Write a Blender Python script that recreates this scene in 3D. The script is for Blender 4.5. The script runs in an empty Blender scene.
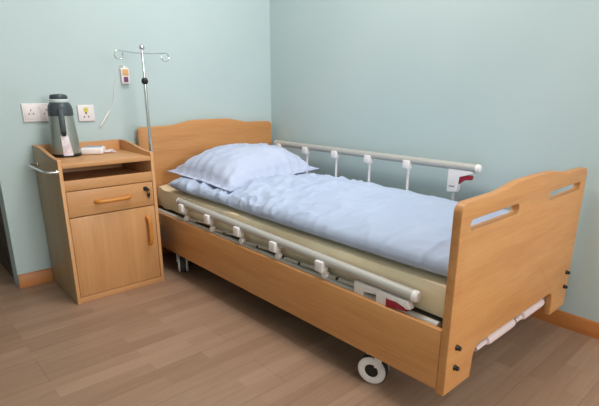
import bpy, bmesh, math, random
from mathutils import Vector, Matrix, noise
PI = math.pi
C = bpy.context.scene.collection
random.seed(3)

# ------------------------------------------------------------------ materials
def lin(c):
    return tuple((x/12.92 if x <= .04045 else ((x+.055)/1.055)**2.4) for x in [v/255 for v in c]) + (1,)

def mat(name, col, rough=.5, metal=0, spec=.5):
    m = bpy.data.materials.new(name); m.use_nodes = True
    b = m.node_tree.nodes['Principled BSDF']
    b.inputs['Base Color'].default_value = lin(col)
    b.inputs['Roughness'].default_value = rough
    b.inputs['Metallic'].default_value = metal
    b.inputs['Specular IOR Level'].default_value = spec
    return m

def nodes(m):
    return m.node_tree.nodes, m.node_tree.links, m.node_tree.nodes['Principled BSDF']

def noisy(name, c1, c2, scale=(5, 5, 5), rough=.6, detail=4, bump=0, bscale=None, bdist=.002, spec=.4, nscale=1.0, lo=.3, hi=.7, metal=0):
    m = mat(name, c1, rough, metal, spec); n, l, b = nodes(m)
    tc = n.new('ShaderNodeTexCoord'); mp = n.new('ShaderNodeMapping'); mp.inputs['Scale'].default_value = scale
    l.new(tc.outputs['Object'], mp.inputs['Vector'])
    t = n.new('ShaderNodeTexNoise'); t.inputs['Scale'].default_value = nscale; t.inputs['Detail'].default_value = detail
    l.new(mp.outputs['Vector'], t.inputs['Vector'])
    r = n.new('ShaderNodeValToRGB'); e = r.color_ramp.elements
    e[0].position = lo; e[0].color = lin(c1); e[1].position = hi; e[1].color = lin(c2)
    l.new(t.outputs['Fac'], r.inputs['Fac']); l.new(r.outputs['Color'], b.inputs['Base Color'])
    if bump:
        t2 = n.new('ShaderNodeTexNoise'); t2.inputs['Scale'].default_value = bscale or 60; t2.inputs['Detail'].default_value = 3
        l.new(tc.outputs['Object'], t2.inputs['Vector'])
        bp = n.new('ShaderNodeBump'); bp.inputs['Strength'].default_value = bump; bp.inputs['Distance'].default_value = bdist
        l.new(t2.outputs['Fac'], bp.inputs['Height']); l.new(bp.outputs['Normal'], b.inputs['Normal'])
    return m

def wood(name, axis, ca=(214, 159, 103), cb=(202, 143, 87), cc=(186, 125, 71), rough=.42):
    m = mat(name, ca, rough, 0, .4); n, l, b = nodes(m)
    tc = n.new('ShaderNodeTexCoord')
    def nz(along, across, det, dist):
        mp = n.new('ShaderNodeMapping'); s = [across]*3; s['xyz'.index(axis)] = along
        mp.inputs['Scale'].default_value = s
        l.new(tc.outputs['Object'], mp.inputs['Vector'])
        t = n.new('ShaderNodeTexNoise'); t.inputs['Scale'].default_value = 1; t.inputs['Detail'].default_value = det
        t.inputs['Distortion'].default_value = dist
        l.new(mp.outputs['Vector'], t.inputs['Vector']); return t
    a = nz(1.3, 16, 4, .6); f = nz(7, 150, 3, .2)
    r = n.new('ShaderNodeValToRGB'); e = r.color_ramp.elements
    e[0].position = .25; e[0].color = lin(cc); e[1].position = .75; e[1].color = lin(ca)
    x = e.new(.5); x.color = lin(cb)
    mx = n.new('ShaderNodeMix'); mx.data_type = 'FLOAT'; mx.inputs[0].default_value = .4
    l.new(a.outputs['Fac'], mx.inputs[2]); l.new(f.outputs['Fac'], mx.inputs[3])
    l.new(mx.outputs[0], r.inputs['Fac']); l.new(r.outputs['Color'], b.inputs['Base Color'])
    return m

M = {}
M['wall'] = noisy('mint_wall_paint', (186, 203, 203), (192, 208, 208), (1.5, 1.5, 1.5), .75, 3, .12, 90, .001, .25)
M['ceiling'] = noisy('white_ceiling_paint', (232, 232, 226), (238, 238, 233), (2, 2, 2), .9)
M['wood_x'] = wood('beech_laminate_x', 'x'); M['wood_y'] = wood('beech_laminate_y', 'y'); M['wood_z'] = wood('beech_laminate_z', 'z')
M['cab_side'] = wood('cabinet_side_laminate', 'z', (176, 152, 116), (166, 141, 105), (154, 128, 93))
M['cab_x'] = wood('cabinet_laminate_x', 'x', (213, 162, 111), (203, 149, 98), (191, 135, 84))
M['cab_y'] = wood('cabinet_laminate_y', 'y', (213, 162, 111), (203, 149, 98), (191, 135, 84))
M['cab_z'] = wood('cabinet_laminate_z', 'z', (213, 162, 111), (203, 149, 98), (191, 135, 84))
M['edge'] = wood('beech_edge_band', 'z', (206, 140, 84), (195, 127, 72), (182, 113, 60))
M['handle'] = wood('beech_handle', 'x', (214, 146, 72), (206, 134, 60), (196, 122, 50))
M['skirt_x'] = wood('skirting_x', 'x', (202, 134, 78), (188, 118, 62), (172, 102, 50)); M['skirt_y'] = wood('skirting_y', 'y', (202, 134, 78), (188, 118, 62), (172, 102, 50))
M['quilt'] = noisy('pale_blue_cotton', (179, 192, 218), (187, 199, 223), (3, 3, 3), .85, 3, .10, 350, .001, .2)
M['pillow'] = noisy('lilac_blue_cotton', (188, 197, 222), (195, 203, 226), (3, 3, 3), .85, 3, .10, 350, .001, .2)
M['sheet'] = noisy('cream_sheet', (248, 226, 188), (251, 235, 203), (6, 6, 6), .8, 3, .1, 200, .001, .2)
M['alu'] = mat('satin_grey_rail', (190, 187, 180), .55, .2)
M['steelgrey'] = mat('grey_painted_steel', (150, 146, 136), .5, .3)
M['white'] = mat('white_plastic', (240, 234, 232), .4)
M['pinkwhite'] = mat('offwhite_crank_plastic', (226, 204, 202), .45)
M['red'] = mat('dark_red_plastic', (150, 20, 40), .4)
M['black'] = mat('black_plastic', (22, 22, 24), .4)
M['rubber'] = mat('grey_castor_tread', (52, 51, 50), .6)
M['deckgrey'] = mat('bed_deck_grey', (120, 116, 108), .6, .2)
M['chrome'] = mat('chrome', (225, 225, 225), .16, 1)
M['steel'] = noisy('brushed_flask_steel', (150, 156, 150), (172, 178, 170), (20, 20, 2), .42, 3, metal=.7)
M['flaskgrey'] = mat('dark_grey_flask_plastic', (62, 72, 76), .4)
M['flaskring'] = mat('pale_flask_ring', (214, 226, 226), .3)
M['paper'] = noisy('paper_label', (244, 240, 242), (214, 200, 214), (40, 40, 40), .8)
M['plate'] = mat('white_socket_plate', (236, 226, 226), .4)
M['socketdark'] = mat('socket_hole', (70, 62, 70), .6)
M['yellow'] = mat('yellow_sticker', (214, 204, 84), .6)
M['olive'] = mat('olive_sticker', (120, 110, 50), .6)
M['orange'] = mat('orange_label', (226, 174, 112), .5)
M['purple'] = mat('purple_label', (122, 60, 102), .5)
M['blue'] = noisy('blue_grey_panel', (126, 136, 164), (176, 186, 204), (60, 60, 60), .5)
M['doorbrown'] = noisy('mottled_dark_door', (52, 44, 40), (104, 88, 76), (14, 14, 9), .6, 5)
M['winframe'] = mat('white_window_frame', (235, 236, 235), .4)
M['stone'] = noisy('pale_window_sill', (220, 218, 210), (228, 226, 220), (8, 8, 8), .5)

def floor_mat():
    m = mat('strip_laminate_floor', (170, 142, 112), .42, 0, .35); n, l, b = nodes(m)
    tc = n.new('ShaderNodeTexCoord'); mp = n.new('ShaderNodeMapping'); mp.inputs['Location'].default_value = (.13, .02, 0)
    l.new(tc.outputs['Object'], mp.inputs['Vector'])
    br = n.new('ShaderNodeTexBrick'); br.offset = .37; br.squash = 1
    br.inputs['Scale'].default_value = 1; br.inputs['Brick Width'].default_value = .52; br.inputs['Row Height'].default_value = .066
    br.inputs['Mortar Size'].default_value = .0006; br.inputs['Mortar Smooth'].default_value = .3
    br.inputs['Color1'].default_value = (0, 0, 0, 1); br.inputs['Color2'].default_value = (1, 1, 1, 1); br.inputs['Mortar'].default_value = (0, 0, 0, 1)
    l.new(mp.outputs['Vector'], br.inputs['Vector'])
    br2 = n.new('ShaderNodeTexBrick'); br2.offset = .5
    br2.inputs['Scale'].default_value = 1; br2.inputs['Brick Width'].default_value = 1.3; br2.inputs['Row Height'].default_value = .198
    br2.inputs['Mortar Size'].default_value = .0012; br2.inputs['Mortar Smooth'].default_value = .2
    br2.inputs['Color1'].default_value = (.2, .2, .2, 1); br2.inputs['Color2'].default_value = (.8, .8, .8, 1)
    br2.inputs['Mortar'].default_value = (.5, .5, .5, 1)
    l.new(mp.outputs['Vector'], br2.inputs['Vector'])
    def nz(sx, sy, d):
        k = n.new('ShaderNodeMapping'); k.inputs['Scale'].default_value = (sx, sy, 1)
        l.new(tc.outputs['Object'], k.inputs['Vector'])
        t = n.new('ShaderNodeTexNoise'); t.inputs['Scale'].default_value = 1; t.inputs['Detail'].default_value = d
        t.inputs['Distortion'].default_value = .7
        l.new(k.outputs['Vector'], t.inputs['Vector']); return t
    g = nz(3, 55, 5); h = nz(16, 220, 3)
    def math_(op, a, bb):
        q = n.new('ShaderNodeMath'); q.operation = op
        for i, v in enumerate((a, bb)):
            if isinstance(v, (int, float)): q.inputs[i].default_value = v
            else: l.new(v, q.inputs[i])
        return q.outputs[0]
    sx = n.new('ShaderNodeSeparateColor'); l.new(br.outputs['Color'], sx.inputs[0])
    sy = n.new('ShaderNodeSeparateColor'); l.new(br2.outputs['Color'], sy.inputs[0])
    v = math_('MULTIPLY', sx.outputs[0], .27)
    v = math_('ADD', v, math_('MULTIPLY', sy.outputs[0], .14))
    v = math_('ADD', v, math_('MULTIPLY', g.outputs['Fac'], .42))
    v = math_('ADD', v, math_('MULTIPLY', h.outputs['Fac'], .20))
    r = n.new('ShaderNodeValToRGB'); e = r.color_ramp.elements
    e[0].position = .25; e[0].color = lin((143, 112, 90)); e[1].position = .85; e[1].color = lin((178, 147, 123))
    x = e.new(.55); x.color = lin((163, 131, 108))
    l.new(v, r.inputs['Fac'])
    mx = n.new('ShaderNodeMix'); mx.data_type = 'RGBA'; mx.blend_type = 'MULTIPLY'
    l.new(br2.outputs['Fac'], mx.inputs[0]); l.new(r.outputs['Color'], mx.inputs[6]); mx.inputs[7].default_value = (.72, .68, .62, 1)
    l.new(mx.outputs[2], b.inputs['Base Color'])
    return m
M['floor'] = floor_mat()

# ------------------------------------------------------------------ mesh helpers
def nb(): return bmesh.new()

def add_box(bm, c, s, bev=0, seg=2, rot=None):
    g = bmesh.ops.create_cube(bm, size=1); vs = g['verts']
    for v in vs: v.co = Vector((v.co.x*s[0], v.co.y*s[1], v.co.z*s[2]))
    if bev:
        es = list({e for v in vs for e in v.link_edges})
        r = bmesh.ops.bevel(bm, geom=es, offset=bev, segments=seg, affect='EDGES', profile=.5)
        vs = list({v for f in r['faces'] for v in f.verts} | {v for v in vs if v.is_valid})
    T = Matrix.Translation(Vector(c)) @ (rot.to_4x4() if rot else Matrix.Identity(4))
    for v in vs: v.co = T @ v.co
    return vs

def add_bx(bm, lo, hi, bev=0, seg=2):
    return add_box(bm, [(a+b)/2 for a, b in zip(lo, hi)], [b-a for a, b in zip(lo, hi)], bev, seg)

def add_tube(bm, pts, r, n=12, cap=True, closed=False):
    pts = [Vector(p) for p in pts]; rs = r if isinstance(r, (list, tuple)) else [r]*len(pts)
    rings = []; prev = None; N = len(pts)
    for i, p in enumerate(pts):
        if closed: t = (pts[(i+1) % N]-pts[i-1])
        else: t = pts[min(i+1, N-1)]-pts[max(i-1, 0)]
        t.normalize()
        if prev is None:
            up = Vector((0, 0, 1)) if abs(t.z) < .9 else Vector((1, 0, 0))
            a = t.cross(up).normalized()
        else:
            a = (prev - t*prev.dot(t)).normalized()
        prev = a; b = t.cross(a)
        rings.append([bm.verts.new(p+(a*math.cos(2*PI*k/n)+b*math.sin(2*PI*k/n))*rs[i]) for k in range(n)])
    for i in range(N if closed else N-1):
        A, B = rings[i], rings[(i+1) % N]
        for k in range(n):
            bm.faces.new((A[k], A[(k+1) % n], B[(k+1) % n], B[k]))
    if cap and not closed:
        bm.faces.new(rings[0]); bm.faces.new(rings[-1])

def add_lathe(bm, prof, n=40, T=Matrix.Identity(4)):
    rings = []
    for r, z in prof:
        if r < 1e-6: rings.append([bm.verts.new(T @ Vector((0, 0, z)))])
        else: rings.append([bm.verts.new(T @ Vector((r*math.cos(2*PI*k/n), r*math.sin(2*PI*k/n), z))) for k in range(n)])
    for A, B in zip(rings, rings[1:]):
        for k in range(n):
            k2 = (k+1) % n
            if len(A) == 1 and len(B) == 1: continue
            if len(A) == 1: bm.faces.new((A[0], B[k2], B[k]))
            elif len(B) == 1: bm.faces.new((A[k], A[k2], B[0]))
            else: bm.faces.new((A[k], A[k2], B[k2], B[k]))
    for ring in (rings[0], rings[-1]):
        if len(ring) > 2: bm.faces.new(ring)

def add_prism(bm, poly, axis, a, b, bev=0):
    """extrude polygon (2D) along axis from a to b"""
    def mk(p, t):
        return {'x': Vector((t, p[0], p[1])), 'y': Vector((p[0], t, p[1])), 'z': Vector((p[0], p[1], t))}[axis]
    A = [bm.verts.new(mk(p, a)) for p in poly]; B = [bm.verts.new(mk(p, b)) for p in poly]
    fs = [bm.faces.new(A), bm.faces.new(B)]
    n = len(poly)
    for i in range(n): bm.faces.new((A[i], A[(i+1) % n], B[(i+1) % n], B[i]))
    if bev:
        es = [e for f in fs for e in f.edges]
        bmesh.ops.bevel(bm, geom=es, offset=bev, segments=2, affect='EDGES', profile=.5)

def shade(me, ang=38):
    for p in me.polygons: p.use_smooth = True
    me.set_sharp_from_angle(angle=math.radians(ang))

def obj(name, bm, m, parent=None, ang=38, normals=True):
    """link a bmesh given in world coordinates as one object whose origin is its own centre"""
    if normals: bmesh.ops.recalc_face_normals(bm, faces=bm.faces)
    co = [v.co for v in bm.verts]
    lo = Vector([min(c[i] for c in co) for i in range(3)]); hi = Vector([max(c[i] for c in co) for i in range(3)])
    ce = (lo+hi)/2
    for v in bm.verts: v.co -= ce
    me = bpy.data.meshes.new(name); bm.to_mesh(me); bm.free()
    shade(me, ang)
    for x in (m if isinstance(m, (list, tuple)) else [m]): me.materials.append(x)
    o = bpy.data.objects.new(name, me); C.objects.link(o)
    o.location = ce
    if parent: attach(o, parent)
    return o

WORLD = {}
def wloc(o):
    v = o.location.copy(); p = o.parent
    while p: v += p.location; p = p.parent
    return v
def attach(o, parent):
    w = o.location.copy(); o.parent = parent; o.location = w - wloc(parent)

def thing(name, loc, label, cat, group=None):
    o = bpy.data.objects.new(name, None); o.empty_display_size = .05; C.objects.link(o); o.location = loc
    return tag(o, label, cat, group)
def tag(o, label, cat, group=None):
    o['label'] = label; o['category'] = cat
    if group: o['group'] = group
    return o
def struct(name, bm, m, parent=None):
    o = obj(name, bm, m, parent)
    if not parent: o['kind'] = 'structure'
    return o
def copy_tree(o, parent, shift):
    c = o.copy(); C.objects.link(c); c.parent = parent; c.location = o.location + Vector(shift)
    for ch in list(o.children): copy_tree(ch, c, (0, 0, 0))
    return c

def plate(name, outline, holes, y0, y1, m, parent, bev=.003):
    """board in the xz plane between y0 and y1 with rounded edges and holes"""
    cu = bpy.data.curves.new(name, 'CURVE'); cu.dimensions = '2D'; cu.fill_mode = 'BOTH'
    for poly in [outline]+holes:
        s = cu.splines.new('POLY'); s.points.add(len(poly)-1)
        for p, q in zip(s.points, poly): p.co = (q[0], q[1], 0, 1)
        s.use_cyclic_u = True
    cu.extrude = abs(y1-y0)/2-bev; cu.bevel_depth = bev; cu.bevel_resolution = 2; cu.offset = -bev
    t = bpy.data.objects.new('tmp', cu); C.objects.link(t)
    dg = bpy.context.evaluated_depsgraph_get(); dg.update()
    me = bpy.data.meshes.new_from_object(t.evaluated_get(dg))
    bpy.data.objects.remove(t); bpy.data.curves.remove(cu)
    bm = nb(); bm.from_mesh(me); bpy.data.meshes.remove(me)
    bmesh.ops.remove_doubles(bm, verts=bm.verts, dist=1e-5)
    for v in bm.verts: v.co = Vector((v.co.x, (y0+y1)/2 - v.co.z, v.co.y))
    return obj(name, bm, m, parent, 45)

def arc(cx, cz, r, a0, a1, n=8):
    return [(cx+r*math.cos(math.radians(a0+(a1-a0)*i/n)), cz+r*math.sin(math.radians(a0+(a1-a0)*i/n))) for i in range(n+1)]

# ------------------------------------------------------------------ setting
XW, YF, H, T = -3.5, -5.6, 2.65, .12         # far side wall, window wall, ceiling height, wall thickness
XJ = -1.75                                  # doorway jamb in the headboard wall
YB = 1.6
bm = nb(); add_bx(bm, (XW-T, YF-T, -.08), (T, YB+T, 0)); struct('floor', bm, M['floor'])
bm = nb(); add_bx(bm, (XW-T, YF-T, H), (T, YB+T, H+.1)); struct('ceiling', bm, M['ceiling'])
bm = nb(); add_bx(bm, (XJ, 0, 0), (0, T, H)); add_bx(bm, (XW, 0, 0), (-2.7, T, H)); add_bx(bm, (-2.7, 0, 2.05), (XJ, T, H))
struct('wall_back', bm, M['wall'])
bm = nb(); add_bx(bm, (0, YF-T, 0), (T, YB+T, H)); struct('wall_right', bm, M['wall'])
bm = nb(); add_bx(bm, (XW-T, YF-T, 0), (XW, YB+T, H)); struct('wall_left', bm, M['wall'])
bm = nb(); add_bx(bm, (XW, YB, 0), (0, YB+T, H)); struct('wall_far', bm, M['wall'])
WX0, WX1, WZ0, WZ1 = -2.1, -.3, 1.1, 2.45
bm = nb(); add_bx(bm, (XW, YF-T, 0), (WX0, YF, H)); add_bx(bm, (WX1, YF-T, 0), (0, YF, H))
add_bx(bm, (WX0, YF-T, 0), (WX1, YF, WZ0)); add_bx(bm, (WX0, YF-T, WZ1), (WX1, YF, H))
struct('wall_front', bm, M['wall'])
bm = nb()
f = .05
add_bx(bm, (WX0, YF-.09, WZ0), (WX0+f, YF-.04, WZ1), .004); add_bx(bm, (WX1-f, YF-.09, WZ0), (WX1, YF-.04, WZ1), .004)
add_bx(bm, (WX0+f, YF-.09, WZ0), (WX1-f, YF-.04, WZ0+f), .004); add_bx(bm, (WX0+f, YF-.09, WZ1-f), (WX1-f, YF-.04, WZ1), .004)
xm = (WX0+WX1)/2; add_bx(bm, (xm-f/2, YF-.09, WZ0+f), (xm+f/2, YF-.04, WZ1-f), .004)
struct('window_1', bm, M['winframe'])
bm = nb(); add_bx(bm, (WX0-.04, YF-.04, WZ0-.03), (WX1+.04, YF+.07, WZ0), .005); o = struct('trim_1', bm, M['stone'])
# skirting
BH, BT = .0737, .012
bm = nb(); add_prism(bm, [(-BT, 0), (0, 0), (0, BH), (-BT+.005, BH), (-BT, BH-.007)], 'x', XJ, -BT)
struct('baseboard_back', bm, M['skirt_x'])
bm = nb(); add_prism(bm, [(-BT, 0), (0, 0), (0, BH), (-BT+.005, BH), (-BT, BH-.007)], 'y', YF, 0)
struct('baseboard_right', bm, M['skirt_y'])
# dark door leaf folded back into the next room
bm = nb(); add_bx(bm, (XJ+.004, T+.004, .004), (XJ+.044, T+.84, 2.03), .003); struct('door_1', bm, M['doorbrown'])

# ------------------------------------------------------------------ bed
XL, XR, YO = -1.0355, -.0458, -2.159
YI = YO+.029
W = XR-XL; XM = (XL+XR)/2
bed = thing('hospital_bed', (XM, -1.1, 0), 'beech hospital bed with grey folding side rails and white castors in the wall corner', 'bed')

def crest(d, base, h):      # board's top line: flat shoulders, swelling in the middle
    t = min(abs(d)/(W/2), 1)
    if t < .22: return base+h
    if t > .62: return base
    k = (t-.22)/.40
    return base+h*(.5+.5*math.cos(PI*k))
def board_outline(ztop, h, legs=True, r=.03, zb=.1276, za=.24, lw=.165):
    o = [(XL, zb)]
    if legs:
        xi = XL+lw; o += [(xi-.006, zb), (xi, zb+.06)] + arc(xi+.045, za-.045, .045, 180, 90)
        xj = XR-lw; o += arc(xj-.045, za-.045, .045, 90, 0) + [(xj, zb+.06), (xj+.006, zb)]
    o += [(XR, zb)]
    o += arc(XR-r, ztop-r, r, 0, 80, 8)
    n = 40
    for i in range(n+1):
        x = XR-r*1.1 + (XL+r*1.1-(XR-r*1.1))*i/n
        o.append((x, crest(x-XM, ztop, h) + .004*(1-abs(2*i/n-1))))
    o += arc(XL+r, ztop-r, r, 100, 180, 8)
    return o
def slot(x0, x1, z0, z1):
    r = (z1-z0)/2*.95; return arc(x0+r, z0+r, r, 270, 90, 10)+arc(x1-r, z0+r, r, 90, -90, 10)
fb = plate('footboard', board_outline(.749, .019), [slot(XL+.055, XL+.37, .6600, .6945), slot(XR-.37, XR-.055, .6640, .6975)], YO, YI, M['wood_x'], bed)
hb = plate('headboard', board_outline(.821, .026), [], -.0586, -.0296, M['wood_x'], bed)
# pairs of bolts on the footboard's legs
bm = nb()
R = Matrix.Translation((XL+.05, YO, .2829)) @ Matrix.Rotation(PI/2, 4, 'X')
add_lathe(bm, [(.0095, 0), (.0095, .004), (.0075, .006), (.0075, .014), (.005, .016), (0, .016)], 14, R)
b0 = obj('bolt', bm, M['black'], fb)
for dx, dz in ((0, -.071), (W-.10+.006, .012), (W-.10+.006, -.055)): copy_tree(b0, fb, (dx, 0, dz))
# long wooden side panels
for x0 in (XL+.001, XR-.021):
    bm = nb(); add_bx(bm, (x0, YI, .137), (x0+.02, -.0586, .3447), .0025); obj('side_panel', bm, M['wood_y'], bed)
# steel under-frame and mattress platform
bm = nb()
for x in (XL+.065, XR-.065): add_bx(bm, (x-.02, YI+.02, .24), (x+.02, -.075, .30), .003)
for y in (-.16, -.75, -1.35, -1.9): add_bx(bm, (XL+.085, y-.02, .245), (XR-.085, y+.02, .295), .003)
obj('frame', bm, M['steelgrey'], bed)
bm = nb(); add_bx(bm, (XL+.075, YI+.03, .302), (XR-.075, -.085, .334), .004)
obj('mattress_platform', bm, M['deckgrey'], bed)

# castors
def castor(x, y, ang):
    D = Vector((x, y, 0)); A = Matrix.Translation(D) @ Matrix.Rotation(ang, 4, 'Z')   # wheel rolls along local y, axle along local x
    r = .056
    bm = nb(); add_lathe(bm, [(.010, .215), (.010, .15), (.02, .148), (.02, .125), (0, .125)], 16, Matrix.Translation(D))
    stem = obj('castor', bm, M['steelgrey'], bed)
    Rx = A @ Matrix.Translation((0, 0, r)) @ Matrix.Rotation(PI/2, 4, 'Y')
    bm = nb(); add_lathe(bm, [(0, -.017), (r-.010, -.017), (r-.003, -.015), (r, -.009), (r, .009), (r-.003, .015), (r-.010, .017), (0, .017)], 36, Rx)
    obj('tyre', bm, M['rubber'], stem)
    for s in (-1, 1):
        bm = nb()
        prof = [(r-.004, s*.0175), (r-.002, s*.022), (r-.005, s*.026), (r-.012, s*.028), (.028, s*.028), (.0265, s*.026), (.0265, s*.0175)]
        add_lathe(bm, prof, 36, Rx)
        obj('wheel_cover', bm, M['white'], stem)
        bm = nb(); add_lathe(bm, [(0, s*.0175), (.0262, s*.0175), (.0262, s*.0225), (.008, s*.024), (0, s*.024)], 24, Rx)
        obj('hub_cap', bm, M['black'], stem)
    bm = nb(); vs = add_box(bm, (0, -.010, .128), (.060, .06, .012), .004)
    for s in (-1, 1): add_box(bm, (s*.0305, -.026, .104), (.004, .028, .054), .0015)
    for v in bm.verts: v.co = A @ v.co
    obj('fork', bm, M['white'], stem)
    return stem
castor(-.985, -1.838, math.radians(20))
castor(-.972, -.372, math.radians(-30))
castor(-.10, -1.838, math.radians(15))
castor(-.10, -.30, math.radians(20))
# folded crank handles below the foot end
for x0, x1, x2 in ((-.775, -.705, -.49), (-.465, -.415, -.215)):
    bm = nb()
    z, y = .181, -2.118
    add_tube(bm, [(x0, y, z-.006), (x1+.01, y, z-.004)], [.010, .010], 12)
    n = 8
    add_tube(bm, [(x1, y, z), (x1+.004, y, z), (x1+.02, y, z), (x2-.03, y, z), (x2-.004, y, z), (x2, y, z)], [.012, .018, .0205, .020, .018, .012], 16)
    add_tube(bm, [(x1-.02, y, z-.004), (x1-.02, y+.13, z+.06)], .008, 8)
    obj('crank_handle', bm, M['pinkwhite'], bed)

# side rails: the far one raised, the near one folded down
def side_rail(x, p0, p1, posts, sgn, foot, base):
    """p0,p1 = (y,z) of the top tube's ends; posts = y of each post on the tube; foot(y) gives a post's lower pivot; base=(y0,y1,z)"""
    P0 = Vector((x, p0[0], p0[1])); P1 = Vector((x, p1[0], p1[1])); d = (P1-P0).normalized()
    def on(y): t = (y-p0[0])/(p1[0]-p0[0]); return P0+(P1-P0)*t
    rt = .0195
    bm = nb(); add_tube(bm, [P0, P1], rt, 18); rail = obj('side_rail', bm, M['alu'], bed)
    for q, s in ((P0, -1), (P1, 1)):
        bm = nb(); add_tube(bm, [q-d*s*.002, q+d*s*.008, q+d*s*.016, q+d*s*.019], [rt+.001, rt+.001, rt-.004, rt-.013], 18); obj('end_cap', bm, M['white'], rail)
    bm = nb(); add_tube(bm, [(x+.004, base[0], base[2]), (x+.004, base[1], base[2])], .0155, 14); obj('base_tube', bm, M['alu'], rail)
    for y in posts:
        t = on(y); low = foot(y)
        bm = nb()
        add_box(bm, t+Vector((-.012, 0, -.022)), (.040, .042, .044), .005, 2)
        add_box(bm, t+Vector((0, 0, -.044)), (.024, .024, .02), .004, 2)
        obj('bracket', bm, M['white'], rail)
        bm = nb(); add_tube(bm, [t+Vector((.0, 0, -.047)), low], .0075, 10); obj('rail_post', bm, M['alu'] if sgn < 0 else M['white'], rail)
        bm = nb(); R = Matrix.Translation(low+Vector((-sgn*0-.012, 0, 0))) @ Matrix.Rotation(PI/2, 4, 'Y')
        add_lathe(bm, [(0, 0), (.013, 0), (.014, .004), (.014, .018), (.012, .022), (0, .022)], 14, R); obj('pivot', bm, M['white'], rail)
    return rail, on
xn, xf = XL+.0305, XR-.0305
ZB = .337
near, on = side_rail(xn, (-.45, .444), (-2.005, .411), [-.505, -.77, -1.03, -1.30, -1.585], -1, lambda y: Vector((xn, y-.012, .362)), (-.12, -2.10, ZB))
# folded parallelogram bars between tube and base
for y in (-.77, -1.03, -1.30, -1.585, -1.80):
    t = on(y); bm = nb()
    add_tube(bm, [(xn+.006, y, t.z-.050), (xn+.006, y+.24, ZB+.02)], .0085, 8); obj('folded_bar', bm, M['alu'], near)
    bm = nb(); add_tube(bm, [(xn-.006, y+.14, ZB+.027), (xn+.01, y+.14, ZB+.027)], .006, 10); obj('pivot_bolt', bm, M['black'], near)
# latch with the red release lever, folded
def latch(rail, x, ye, ze, side, flip):
    """white latch body hanging from the tube near its foot end (ye, ze = tube end centre); lever points to the foot"""
    bm = nb()
    ky = lambda P: [(ye+(p[0]-ye)*.8, p[1]) for p in P]
    poly = [(ye+.02, ze-.013), (ye+.185, ze-.013), (ye+.185, ze-.128), (ye+.18, ze-.132), (ye+.115, ze-.126), (ye+.110, ze-.12), (ye+.106, ze-.046), (ye+.07, ze-.040), (ye+.02, ze-.026)]
    add_prism(bm, ky(poly), 'x', x-.013, x+.013, .003); obj('latch', bm, M['white'], rail)
    bm = nb()
    poly = [(ye+.110, ze-.042), (ye+.03, ze-.036), (ye+.022, ze-.045), (ye+.028, ze-.058), (ye+.075, ze-.060), (ye+.095, ze-.076), (ye+.110, ze-.088)]
    add_prism(bm, ky(poly), 'x', x-.011, x+.011, .003); obj('release_lever', bm, M['red'], rail)
    bm = nb(); add_bx(bm, (x-.0145, ye+.105, ze-.103), (x-.012, ye+.135, ze-.099)); obj('latch_slit', bm, M['socketdark'], rail)
far, onf = side_rail(xf, (-.16, .675), (-1.688, .686), [-.20, -.475, -.745, -1.015, -1.29], 1, lambda y: Vector((xf, y, .352)), (-.12, -2.10, ZB))
latch(far, xf, -1.688, .684, 1, 1)
bm = nb(); add_tube(bm, [(xf, -1.575, .57), (xf, -1.575, .35)], .008, 10); obj('rail_post', bm, M['alu'], far)
# near latch (folded flat against the base tube)
ye, ze = -2.0, .411
bm = nb()
add_prism(bm, [(ye+.012, ze-.020), (ye+.14, ze-.020), (ye+.138, ze-.085), (ye+.095, ze-.085), (ye+.093, ze-.034), (ye+.05, ze-.034), (ye+.012, ze-.050), (ye-.002, ze-.046)], 'x', xn-.018, xn+.010, .003)
add_prism(bm, [(ye+.12, ze-.018), (ye+.245, ze-.022), (ye+.245, ze-.078), (ye+.205, ze-.078), (ye+.203, ze-.046), (ye+.12, ze-.042)], 'x', xn-.014, xn+.012, .003)
obj('latch', bm, M['white'], near)
bm = nb(); add_prism(bm, [(ye+.094, ze-.036), (ye+.045, ze-.042), (ye+.010, ze-.056), (ye+.05, ze-.056), (ye+.094, ze-.070)], 'x', xn-.021, xn+.012, .002)
obj('release_lever', bm, M['red'], near)

# holder tube for the drip stand on the head end of the frame
PX, PY = -1.047, -.235
bm = nb(); add_tube(bm, [(PX, PY, .25), (XL+.002, PY, .25)], .004, 8)
add_tube(bm, [(PX, PY, .225), (PX, PY, .275)], .0125, 14)
obj('pole_holder', bm, M['steelgrey'], bed)

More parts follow.
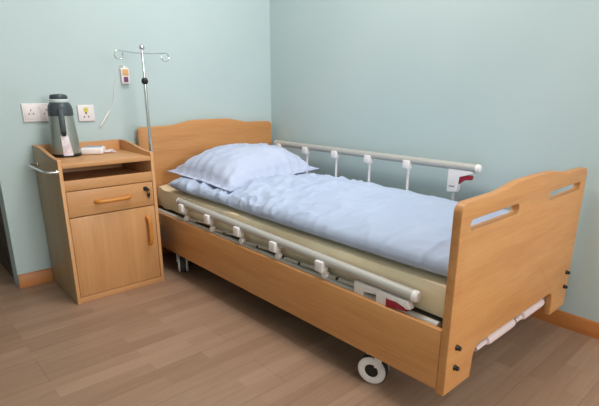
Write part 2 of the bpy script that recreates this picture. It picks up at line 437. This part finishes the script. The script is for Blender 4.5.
# ------------------------------------------------------------------ mattress
MX0, MX1, MY0, MY1, MZ0, MZ1 = XL+.062, XR-.062, YI+.008, -.064, .336, .474
def mattress():
    bm = nb()
    nx, ny, nz = 40, 110, 10
    r = .032
    def pt(u, v, side):   # helper not used
        return None
    # superellipse cross-sections swept along y
    def sec(y, k):
        pts = []
        n = 96
        w = (MX1-MX0)/2; h = (MZ1-MZ0)/2
        for i in range(n):
            a = 2*PI*i/n
            c, s = math.cos(a), math.sin(a)
            # rounded rectangle by projecting onto a box minus radius
            q = max(abs(c)/(w), abs(s)/(h))
            px, pz = c/q, s/q
            ix = max(-w+r, min(w-r, px)); iz = max(-h+r, min(h-r, pz))
            dx, dz = px-ix, pz-iz; L = math.hypot(dx, dz)
            if L > 1e-9 and (abs(px) > w-r and abs(pz) > h-r):
                dx, dz = dx/L*r, dz/L*r
            X, Z = (ix+dx)*k, (iz+dz)*k
            wx = (MX0+MX1)/2+X; wz = (MZ0+MZ1)/2+Z
            edge = max(0, abs(px)/w-.8)/.2
            f = noise.noise(Vector((wx*3, y*4.5, wz*22)))
            hh = max(0, 1-abs(y-MY1)/.30); amp = .005+.016*hh; f += 1.1*hh*noise.noise(Vector((y*14+wz*26, wz*10, 3)))
            wz += edge*f*amp*.8
            wx += -math.copysign(1, X)*edge*(.5+.5*f)*amp
            wz += .003*noise.noise(Vector((wx*6, y*3, 5)))
            pts.append(Vector((wx, y, wz)))
        return pts
    ys = []
    for i in range(ny+1): ys.append((MY1+(MY0-MY1)*i/ny, 1))
    head = [(MY1, .93), (MY1-.006, .975)]
    ys = head+[(y, 1) for y, _ in ys[1:-1]]+[(MY0+.006, .975), (MY0, .93)]
    rings = []
    for y, k in ys:
        rings.append([bm.verts.new(p) for p in sec(y, k)])
    for A, B in zip(rings, rings[1:]):
        n = len(A)
        for k in range(n): bm.faces.new((A[k], A[(k+1) % n], B[(k+1) % n], B[k]))
    bm.faces.new(rings[0]); bm.faces.new(rings[-1])
    return bm
mt = obj('mattress', mattress(), M['sheet'], None, 60)
tag(mt, 'thin mattress in a cream fitted sheet lying on the hospital bed', 'mattress')

# ------------------------------------------------------------------ quilt
def cr(P, t):
    """Catmull-Rom through points P at t in 0..len-1"""
    i = min(int(t), len(P)-2); f = t-i
    p0, p1, p2, p3 = P[max(i-1, 0)], P[i], P[i+1], P[min(i+2, len(P)-1)]
    return [(.5*((2*b)+(-a+c)*f+(2*a-5*b+4*c-d)*f*f+(-a+3*b-3*c+d)*f**3)) for a, b, c, d in zip(p0, p1, p2, p3)]
QY0, QY1 = -.265, -2.112
ZQ = .4775
prof_mid = [(-.93, ZQ), (-.962, .490), (-.968, .518), (-.945, .548), (-.86, .580), (-.72, .596), (-.55, .599), (-.40, .588), (-.26, .556), (-.15, .520), (-.098, .503), (-.10, .484), (-.125, ZQ)]
prof_head = [(-.925, ZQ), (-.962, .490), (-.970, .512), (-.950, .536), (-.86, .552), (-.72, .556), (-.55, .558), (-.40, .552), (-.26, .540), (-.15, .518), (-.098, .503), (-.10, .484), (-.125, ZQ)]
def ridge(v, p=4): return (1-abs(noise.noise(v)))**p
def quilt():
    bm = nb(); nu, nv = 130, 250
    def surf(u, v):
        y = QY0+(QY1-QY0)*v
        k = min(1, max(0, (-y-.66)/.36)); k = k*k*(3-2*k)
        P = [(a[0]*(1-k)+b[0]*k, a[1]*(1-k)+b[1]*k) for a, b in zip(prof_head, prof_mid)]
        x, z = cr(P, u*(len(P)-1))
        # lengthways waviness of the lower edge
        x += .010*noise.noise(Vector((y*2.2, 1.7, 0)))*(1-u)**2*2
        # rounded ends
        e = min((QY0-y)/.06, (y-QY1)/.045); e = max(0, min(1, e))
        f = math.sqrt(max(0, 1-(1-e)**2))
        z = ZQ+.022*(1-f)+(z-ZQ-.0)*(.35+.65*f) if z > ZQ+.001 else ZQ+.022*(1-f)
        # folds
        top = max(0, min(1, (z-ZQ)/.03))
        a = .32+.68*math.exp(-((y+.85)/.42)**2)
        a *= 1-.65*max(0, min(1, (x+.5)/.35))
        wq = noise.noise(Vector((x*2.1, y*2.1, 3)))*.9
        n1 = ridge(Vector((x*3.2+y*1.6+wq, y*3.4-x*2.6+wq, 7)))
        n2 = ridge(Vector((x*7.5+y*5+wq*1.5, y*6.5-x*4.5-wq, 17)), 6)
        n3 = noise.noise(Vector((x*2.4, y*1.7, 21)))
        n4 = ridge(Vector((x*14+y*9+wq*2, y*10-x*8, 31)), 5)
        dz = a*(.026*(n1-.5)+.026*(n2-.35)+.011*(n4-.4))+.008*n3
        nrm = Vector((0, 0, 1))
        if u < .3: 
            g = 1-u/.3; nrm = Vector((-g*1.1, 0, 1-g*.55)).normalized()
        x += nrm.x*dz*top*1.0; z += nrm.z*dz*top
        return Vector((x, y, z))
    G = [[bm.verts.new(surf(i/nu, j/nv)) for i in range(nu+1)] for j in range(nv+1)]
    for j in range(nv):
        for i in range(nu): bm.faces.new((G[j][i], G[j][i+1], G[j+1][i+1], G[j+1][i]))
    # underside
    for j in range(nv): bm.faces.new((G[j][nu], G[j][0], G[j+1][0], G[j+1][nu]))
    bm.faces.new(G[0]); bm.faces.new(G[-1])
    return bm
q = obj('quilt', quilt(), M['quilt'], None, 80)
tag(q, 'plump pale blue quilt spread lengthwise over the cream mattress', 'quilt')

# ------------------------------------------------------------------ pillow
def pillow():
    bm = nb(); n = 72; m = 56
    A = Vector((-.915, -.130, .562)); D = Vector((-.17, -.12, .590))      # head side corners
    B = Vector((-.928, -.835, .554)); Cc = Vector((-.235, -.755, .585))    # foot side corners
    def base(u, v):
        s, t = (u+1)/2, (v+1)/2
        return (A*(1-s)+D*s)*(1-t)+(B*(1-s)+Cc*s)*t
    def core(u, v):
        F = .11                                                          # flange
        a = min(1, abs(u)/(1-F*.8)); b = min(1, abs(v)/(1-F))
        return (max(0, 1-a**2.6)**.46)*(max(0, 1-b**2.6)**.46)
    def pos(u, v, top):
        # edges pulled in between the corners
        pu = u*(1-.035*(1-v*v)); pv = v*(1-.075*(1-u*u))
        p = base(pu, pv)
        c = core(u, v)
        w = noise.noise(Vector((u*1.7, v*1.7, 4)))
        edge = max(abs(u), abs(v))
        if top:
            h = .146*c*(1+.08*w)
            rr = ridge(Vector((u*2.6+v*1.3, v*3.0-u, 9)))
            h += (.010*(rr-.4)+.004*(ridge(Vector((u*6+v*3, v*7-u*2, 19)))-.4))*min(1, c*3+.15)
            # radial puckers along the hem
            h += .006*math.sin(u*34+3*w)*max(0, (abs(v)-.6)/.4)*(1-max(0, (abs(v)-.9)/.1))
            h += .006*math.sin(v*26+3*w)*max(0, (abs(u)-.6)/.4)*(1-max(0, (abs(u)-.9)/.1))
            return p+Vector((0, 0, h+.002+.006*noise.noise(Vector((u*4, v*4, 2)))*(edge > .93)))
        return p+Vector((0, 0, -.006*c-.002))
    Tt = [[bm.verts.new(pos(-1+2*i/n, -1+2*j/m, True)) for i in range(n+1)] for j in range(m+1)]
    Bt = [[bm.verts.new(pos(-1+2*i/n, -1+2*j/m, False)) for i in range(n+1)] for j in range(m+1)]
    for j in range(m):
        for i in range(n):
            bm.faces.new((Tt[j][i], Tt[j][i+1], Tt[j+1][i+1], Tt[j+1][i]))
            bm.faces.new((Bt[j][i], Bt[j+1][i], Bt[j+1][i+1], Bt[j][i+1]))
    for i in range(n):
        bm.faces.new((Tt[0][i], Bt[0][i], Bt[0][i+1], Tt[0][i+1])); bm.faces.new((Tt[m][i], Tt[m][i+1], Bt[m][i+1], Bt[m][i]))
    for j in range(m):
        bm.faces.new((Tt[j][0], Tt[j+1][0], Bt[j+1][0], Bt[j][0])); bm.faces.new((Tt[j][n], Bt[j][n], Bt[j+1][n], Tt[j+1][n]))
    return bm
p = obj('pillow', pillow(), M['pillow'], None, 80)
tag(p, 'plump pale blue pillow with flanged edges resting against the headboard', 'pillow')

# ------------------------------------------------------------------ bedside cabinet
CX0, CX1, CY0, CY1 = -1.5865, -1.123, -.428, -.022
tk = .017
cab = thing('bedside_cabinet', ((CX0+CX1)/2, (CY0+CY1)/2, 0), 'wooden bedside cabinet with raised rim, drawer and door, left of the bed', 'cabinet')
ZD0, ZD1, ZT = .682, .704, .757
def side_poly():
    return [(CY0, 0), (CY1, 0), (CY1, ZT), (CY1-.055, ZT)] + \
           [(CY1-.055-(CY0+.02-(CY1-.055))*-1*k/12, ZT-(ZT-.724)*(.5-.5*math.cos(PI*k/12))) for k in range(1, 13)] + [(CY0+.006, .7235), (CY0, .716)]
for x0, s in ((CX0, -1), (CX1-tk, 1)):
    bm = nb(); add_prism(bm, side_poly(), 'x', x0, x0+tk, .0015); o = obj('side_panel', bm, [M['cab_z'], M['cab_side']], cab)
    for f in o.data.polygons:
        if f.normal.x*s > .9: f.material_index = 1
bm = nb(); add_bx(bm, (CX0+tk, CY1-.014, .03), (CX1-tk, CY1, ZT), .0015); obj('back_panel', bm, M['cab_x'], cab)
bm = nb(); add_bx(bm, (CX0+tk, CY0+.001, ZD0), (CX1-tk, CY1-.014, ZD1), .002); obj('top_deck', bm, M['cab_x'], cab)
bm = nb(); add_bx(bm, (CX0+tk, CY0+.012, .589), (CX1-tk, CY1-.014, .601), .001); obj('shelf', bm, M['cab_x'], cab)
bm = nb(); add_bx(bm, (CX0+tk, CY0+.003, .574), (CX1-tk, CY0+.012+.006, .623), .002); obj('shelf_lip', bm, M['cab_x'], cab)
bm = nb(); add_bx(bm, (CX0+tk, CY0+.03, .032), (CX1-tk, CY1-.014, .046), .001); obj('bottom_panel', bm, M['cab_x'], cab)
bm = nb(); add_bx(bm, (CX0+tk, CY0+.004, .0), (CX1-tk, CY0+.02, .030), .0015); obj('plinth', bm, M['cab_x'], cab)
xa, xb = CX0+tk+.002, CX1-tk-.002
bm = nb(); add_bx(bm, (xa, CY0+.002, .446), (xb, CY0+.019, .5705), .0018); dr = obj('drawer', bm, M['cab_x'], cab)
bm = nb(); add_bx(bm, (xa+.01, CY0+.019, .455), (xb-.01, CY1-.04, .56), .001); obj('drawer_box', bm, M['cab_y'], dr)
bm = nb(); add_bx(bm, (xa, CY0+.002, .033), (xb, CY0+.019, .4415), .0018); door = obj('cabinet_door', bm, M['cab_z'], cab)
def bow(bm, a, b, out=.026, r=.0098):
    a, b = Vector(a), Vector(b); d = (b-a); L = d.length; d.normalize(); n = 16
    o = Vector((0, -1, 0))
    pts = [a+o*0, a+o*(out*.55)+d*.004, a+o*(out*.9)+d*.014]+[a+d*(L*t)+o*(out+.003*math.sin(PI*t)) for t in [.18, .35, .5, .65, .82]]+[b+o*(out*.9)-d*.014, b+o*(out*.55)-d*.004, b+o*0]
    add_tube(bm, pts, [r*1.25, r*1.2, r*1.1]+[r]*5+[r*1.1, r*1.2, r*1.25], 10)
bm = nb(); bow(bm, (-1.437, CY0+.002, .508), (-1.275, CY0+.002, .510)); obj('handle', bm, M['handle'], dr)
bm = nb(); bow(bm, (-1.187, CY0+.002, .385), (-1.187, CY0+.002, .236)); obj('handle', bm, M['handle'], door)
# lock with its key and a second key hanging under it
R = Matrix.Translation((-1.184, CY0+.002, .539)) @ Matrix.Rotation(PI/2, 4, 'X')
bm = nb(); add_lathe(bm, [(0, 0), (.0115, 0), (.0115, .006), (.009, .009), (0, .009)], 18, R); lk = obj('lock', bm, M['black'], dr)
bm = nb(); add_box(bm, (-1.1755, CY0-.012, .533), (.012, .004, .018), .003, 2, Matrix.Rotation(.5, 3, 'Y'))
add_box(bm, (-1.171, CY0-.006, .505), (.016, .006, .022), .003, 2)
add_tube(bm, [(-1.171+.007*math.cos(a), CY0-.010, .523+.010*math.sin(a)) for a in [2*PI*k/16 for k in range(16)]], .0012, 6, closed=True)
add_box(bm, (-1.170, CY0-.006, .490), (.004, .002, .016), .0005, 1)
obj('key', bm, M['black'], dr)
# chrome towel bar bowed out of the left side
bm = nb()
y0, y1, z = CY1-.075, CY0+.012, .668
pts = [(CX0, y0, z), (CX0-.035, y0-.002, z)] + [(CX0-.048+.0*k, y0-.014-(y0-y1-.028)*k/8, z) for k in range(9)] + [(CX0-.035, y1+.002, z), (CX0, y1, z)]
add_tube(bm, pts, .0058, 12)
for y in (y0, y1): add_tube(bm, [(CX0-.0005, y, z), (CX0-.006, y, z)], .011, 14)
obj('towel_bar', bm, M['chrome'], cab)

# ------------------------------------------------------------------ vacuum flask
FX, FY, FZ = -1.464, -.15, ZD1
fl = thing('vacuum_flask', (FX, FY, FZ), 'steel vacuum flask with dark grey lid standing on the bedside cabinet', 'flask')
TF = Matrix.Translation((FX, FY, FZ))
bm = nb(); add_lathe(bm, [(.062, 0), (.070, .001), (.0708, .012), (.069, .016), (0, .016)], 40, TF); obj('base_ring', bm, M['black'], fl)
bm = nb(); add_lathe(bm, [(.0, .0165), (.0685, .0165), (.0688, .03), (.0655, .09), (.060, .15), (.0565, .205), (.0, .205)], 48, TF); obj('body', bm, M['steel'], fl)
bm = nb(); add_lathe(bm, [(.0, .203), (.0575, .203), (.058, .212), (.0575, .232), (.053, .252), (.046, .264), (.040, .269), (0, .269)], 48, TF); obj('collar', bm, M['flaskgrey'], fl)
bm = nb(); add_lathe(bm, [(0, .268), (.0405, .266), (.0435, .270), (.0435, .280), (.040, .283), (0, .283)], 40, TF); obj('lid_ring', bm, M['flaskring'], fl)
bm = nb(); add_lathe(bm, [(0, .2825), (.039, .2825), (.041, .287), (.0405, .297), (.035, .304), (.02, .307), (0, .308)], 40, TF); obj('lid', bm, M['flaskgrey'], fl)
# dark column with tap knob and white paper tag on the side that faces the room
ang = math.radians(-104)
def onflask(a, r, z): return Vector((FX+r*math.cos(a), FY+r*math.sin(a), FZ+z))
RZ = Matrix.Rotation(ang, 3, 'Z')
tilt = Matrix.Rotation(math.radians(-4.2), 3, 'Y')
bm = nb(); add_box(bm, onflask(ang, .0600, .178), (.016, .026, .125), .005, 3, RZ @ Matrix.Rotation(math.radians(-3.5), 3, 'Y')); obj('tap_column', bm, M['flaskgrey'], fl)
bm = nb(); add_tube(bm, [onflask(ang, .060, .118), onflask(ang, .082, .116)], [.012, .010], 14); obj('tap_knob', bm, M['black'], fl)
bm = nb()
rows = 14; Wd = .034
V = []
for j in range(rows+1):
    t = j/rows; z = .108-.098*t
    r = .072+.003*t+.003*math.sin(t*5)
    row = []
    for i in range(5):
        s = (i/4-.5)*Wd*(1+.35*t); a2 = ang+.12*t+s/r
        row.append((onflask(a2, r, z), onflask(a2, r+.0012, z)))
    V.append(row)
F0 = [[bm.verts.new(p[0]) for p in r] for r in V]; F1 = [[bm.verts.new(p[1]) for p in r] for r in V]
for j in range(rows):
    for i in range(4):
        bm.faces.new((F0[j][i], F0[j][i+1], F0[j+1][i+1], F0[j+1][i])); bm.faces.new((F1[j][i], F1[j+1][i], F1[j+1][i+1], F1[j][i+1]))
    for i in (0, 4): bm.faces.new((F0[j][i], F1[j][i], F1[j+1][i], F0[j+1][i]))
for j in (0, rows):
    for i in range(4): bm.faces.new((F0[j][i], F1[j][i], F1[j][i+1], F0[j][i+1]))
t_ = obj('paper_tag', bm, M['paper'], fl); t_['label'] = 'white paper tag'

# ------------------------------------------------------------------ small white remote on the cabinet
KX, KY, KZ = -1.328, -.15, ZD1
rm = thing('remote_control', (KX, KY, KZ), 'small white remote control with blue-grey top lying beside the flask', 'remote')
Rk = Matrix.Rotation(math.radians(-30), 3, 'Z')
bm = nb(); add_box(bm, (KX, KY, KZ+.0185), (.112, .095, .036), .011, 4, Rk); obj('case', bm, M['white'], rm)
bm = nb(); add_box(bm, Vector((KX, KY, KZ+.0365)) + Rk @ Vector((0, .004, 0)), (.088, .070, .003), .001, 2, Rk); o = obj('top_panel', bm, M['blue'], rm); o['label'] = 'blue-grey panel'
bm = nb()
e0 = Vector((KX, KY, KZ+.010)) + Rk @ Vector((.05, .0, 0))
add_tube(bm, [e0, e0+Vector((.02, -.012, 0)), e0+Vector((.05, .0, .006)), e0+Vector((.055, .03, .004)), e0+Vector((.02, .045, -.003)), e0+Vector((-.0, .03, -.005)), e0+Vector((.03, .008, -.003)), e0+Vector((.07, .015, -.006))], .0042, 8)
o = obj('cord', bm, M['paper'], rm)

# ------------------------------------------------------------------ drip pole
pole = thing('iv_pole', (PX, PY, .24), 'chrome drip pole with two looped hooks rising behind the bedside cabinet', 'pole')
ZPT = 1.246
bm = nb(); add_tube(bm, [(PX, PY, .24), (PX, PY, 1.078)], .0095, 16); obj('lower_tube', bm, M['chrome'], pole)
bm = nb(); add_tube(bm, [(PX, PY, 1.07), (PX, PY, ZPT-.005)], .0068, 14); obj('upper_tube', bm, M['chrome'], pole)
bm = nb(); add_lathe(bm, [(0, 1.060), (.009, 1.061), (.0155, 1.068), (.018, 1.078), (.0155, 1.088), (.009, 1.095), (0, 1.096)], 18, Matrix.Translation((PX, PY, 0)))
add_tube(bm, [(PX, PY, 1.078), (PX-.012, PY-.016, 1.078)], .006, 10); obj('clamp_knob', bm, M['black'], pole)
bm = nb(); bmesh.ops.create_uvsphere(bm, u_segments=16, v_segments=10, radius=.0150, matrix=Matrix.Translation((PX, PY, ZPT+.002))); obj('finial', bm, M['chrome'], pole)
hd = Vector((math.cos(math.radians(4)), math.sin(math.radians(4)), 0))
for s in (-1, 1):
    bm = nb(); P = Vector((PX, PY, ZPT-.027))
    L = .108 if s < 0 else .112
    pts = [P, P+hd*s*L*.5]
    cen = P+hd*s*(L+.022)+Vector((0, 0, -.014))
    for k in range(0, 20):
        a = math.radians(118-k*17.5)
        pts.append(cen+hd*s*(.023*math.cos(a)*-1*-1)+Vector((0, 0, .022*math.sin(a))))
    add_tube(bm, pts, .0026, 8); obj('hook', bm, M['chrome'], pole)

# ------------------------------------------------------------------ things on the wall
def wallplate(x0, x1, z0, z1, label, cat, roll=0):
    o = thing('wall_socket', ((x0+x1)/2, 0, z0), label, cat)
    bm = nb(); add_bx(bm, (x0, -.010, z0), (x1, 0, z1), .0035, 3); obj('plate', bm, M['plate'], o)
    return o
s1 = wallplate(-1.602, -1.452, .872, .963, 'long white double socket plate on the wall behind the flask', 'socket')
for cx in (-1.564, -1.492):
    bm = nb(); add_bx(bm, (cx-.030, -.0125, .885), (cx+.030, -.009, .950), .0015); fp = obj('socket_face', bm, M['plate'], s1)
    for dx, dz, rr in ((-.010, .000, .45), (.010, .000, -.45), (0, .018, 0)):
        bm = nb(); add_box(bm, (cx+dx, -.0128, .912+dz), (.0035, .0016, .010), 0, 1, Matrix.Rotation(rr, 3, 'Y')); obj('slot', bm, M['socketdark'], fp)
s2 = wallplate(-1.337, -1.251, .865, .951, 'square white socket with yellow sticker on the wall right of the flask', 'socket')
cx = -1.296
bm = nb(); add_lathe(bm, [(0, 0), (.012, 0), (.013, .0006), (0, .0006)], 20, Matrix.Translation((cx, -.0100, .925)) @ Matrix.Rotation(PI/2, 4, 'X') @ Matrix.Diagonal((1, 1, 1, 1)))
obj('bulb_sticker', bm, M['yellow'], s2)
bm = nb(); add_prism(bm, [(cx-.006, .914), (cx+.006, .914), (cx+.003, .902), (cx-.003, .902)], 'y', -.0106, -.0098); obj('sticker_base', bm, M['olive'], s2)
for dx, rr in ((-.011, .5), (.011, -.5)):
    bm = nb(); add_box(bm, (cx+dx, -.0102, .889), (.0045, .0016, .011), 0, 1, Matrix.Rotation(rr, 3, 'Y')); obj('slot', bm, M['socketdark'], s2)

hs = thing('call_handset', (-1.060, 0, 1.055), 'white nurse call handset with orange and purple labels hanging on the wall', 'handset')
Rh = Matrix.Rotation(math.radians(0), 3, 'Y')
bm = nb(); add_bx(bm, (-1.083, -.022, 1.063), (-1.037, 0, 1.150), .006, 3); obj('case', bm, M['white'], hs)
bm = nb(); add_bx(bm, (-1.077, -.0235, 1.108), (-1.043, -.0215, 1.143), .001); o = obj('orange_label', bm, M['orange'], hs); o['label'] = 'orange label'
bm = nb(); add_bx(bm, (-1.073, -.0235, 1.073), (-1.047, -.0215, 1.102), .001); o = obj('purple_label', bm, M['purple'], hs); o['label'] = 'dark purple label'
bm = nb(); add_box(bm, (-1.060, -.010, 1.154), (.016, .012, .012), .003); obj('cord_grip', bm, M['white'], hs)
pts = [(-1.060, -.010, 1.158), (-1.068, -.008, 1.168), (-1.09, -.005, 1.160), (-1.108, -.004, 1.12), (-1.122, -.004, 1.05), (-1.137, -.004, .98), (-1.155, -.004, .935), (-1.168, -.006, .915)]
P = [cr(pts, t/4) for t in range(4*(len(pts)-1)+1)]
bm = nb(); add_tube(bm, P, .0014, 8); obj('cord', bm, M['plate'], hs)
bm = nb(); add_tube(bm, [(-1.167, -.007, .918), (-1.176, -.008, .905), (-1.226, -.008, .838), (-1.230, -.008, .832)], [.003, .0052, .0052, .003], 10); obj('cord_plug', bm, M['white'], hs)

# ------------------------------------------------------------------ light
w = bpy.data.worlds.new('World'); bpy.context.scene.world = w; w.use_nodes = True
bg = w.node_tree.nodes['Background']; bg.inputs['Color'].default_value = (.80, .90, 1, 1); bg.inputs['Strength'].default_value = 2.0
def area(name, loc, rot, sx, sy, power, col):
    l = bpy.data.lights.new(name, 'AREA'); l.shape = 'RECTANGLE'; l.size = sx; l.size_y = sy; l.energy = power; l.color = col
    o = bpy.data.objects.new(name, l); C.objects.link(o); o.location = loc; o.rotation_euler = rot; return o
area('window_daylight', ((WX0+WX1)/2, YF-.10-.06, (WZ0+WZ1)/2), (PI/2, 0, 0), WX1-WX0, WZ1-WZ0, 80, (1, .97, .95))
area('ceiling_lamp', (-1.0, -1.35, H-.03), (0, 0, 0), .6, 1.2, 27, (1, .96, .93))

# ------------------------------------------------------------------ camera
cam = bpy.data.cameras.new('camera'); co = bpy.data.objects.new('camera', cam); C.objects.link(co)
a, b, c = math.radians(-43.0915), math.radians(16.9575), math.radians(.5193)
fw = Vector((-math.sin(a)*math.cos(b), math.cos(a)*math.cos(b), -math.sin(b)))
r = fw.cross(Vector((0, 0, 1))).normalized(); u = r.cross(fw)
r2 = r*math.cos(c)+u*math.sin(c); u2 = -r*math.sin(c)+u*math.cos(c)
R = Matrix((r2, u2, -fw)).transposed().to_4x4()
co.matrix_world = Matrix.Translation((-2.2088, -2.7981, 1.0536)) @ R
cam.sensor_width = 36; cam.lens = 472.1243*36/599; cam.shift_x = -11.48/599; cam.shift_y = 28.34/599; cam.clip_start = .02
S = bpy.context.scene; S.camera = co
S.view_settings.view_transform = 'Standard'; S.view_settings.look = 'None'; S.view_settings.gamma = 1; S.view_settings.exposure = .25
S.view_settings.use_curve_mapping = False
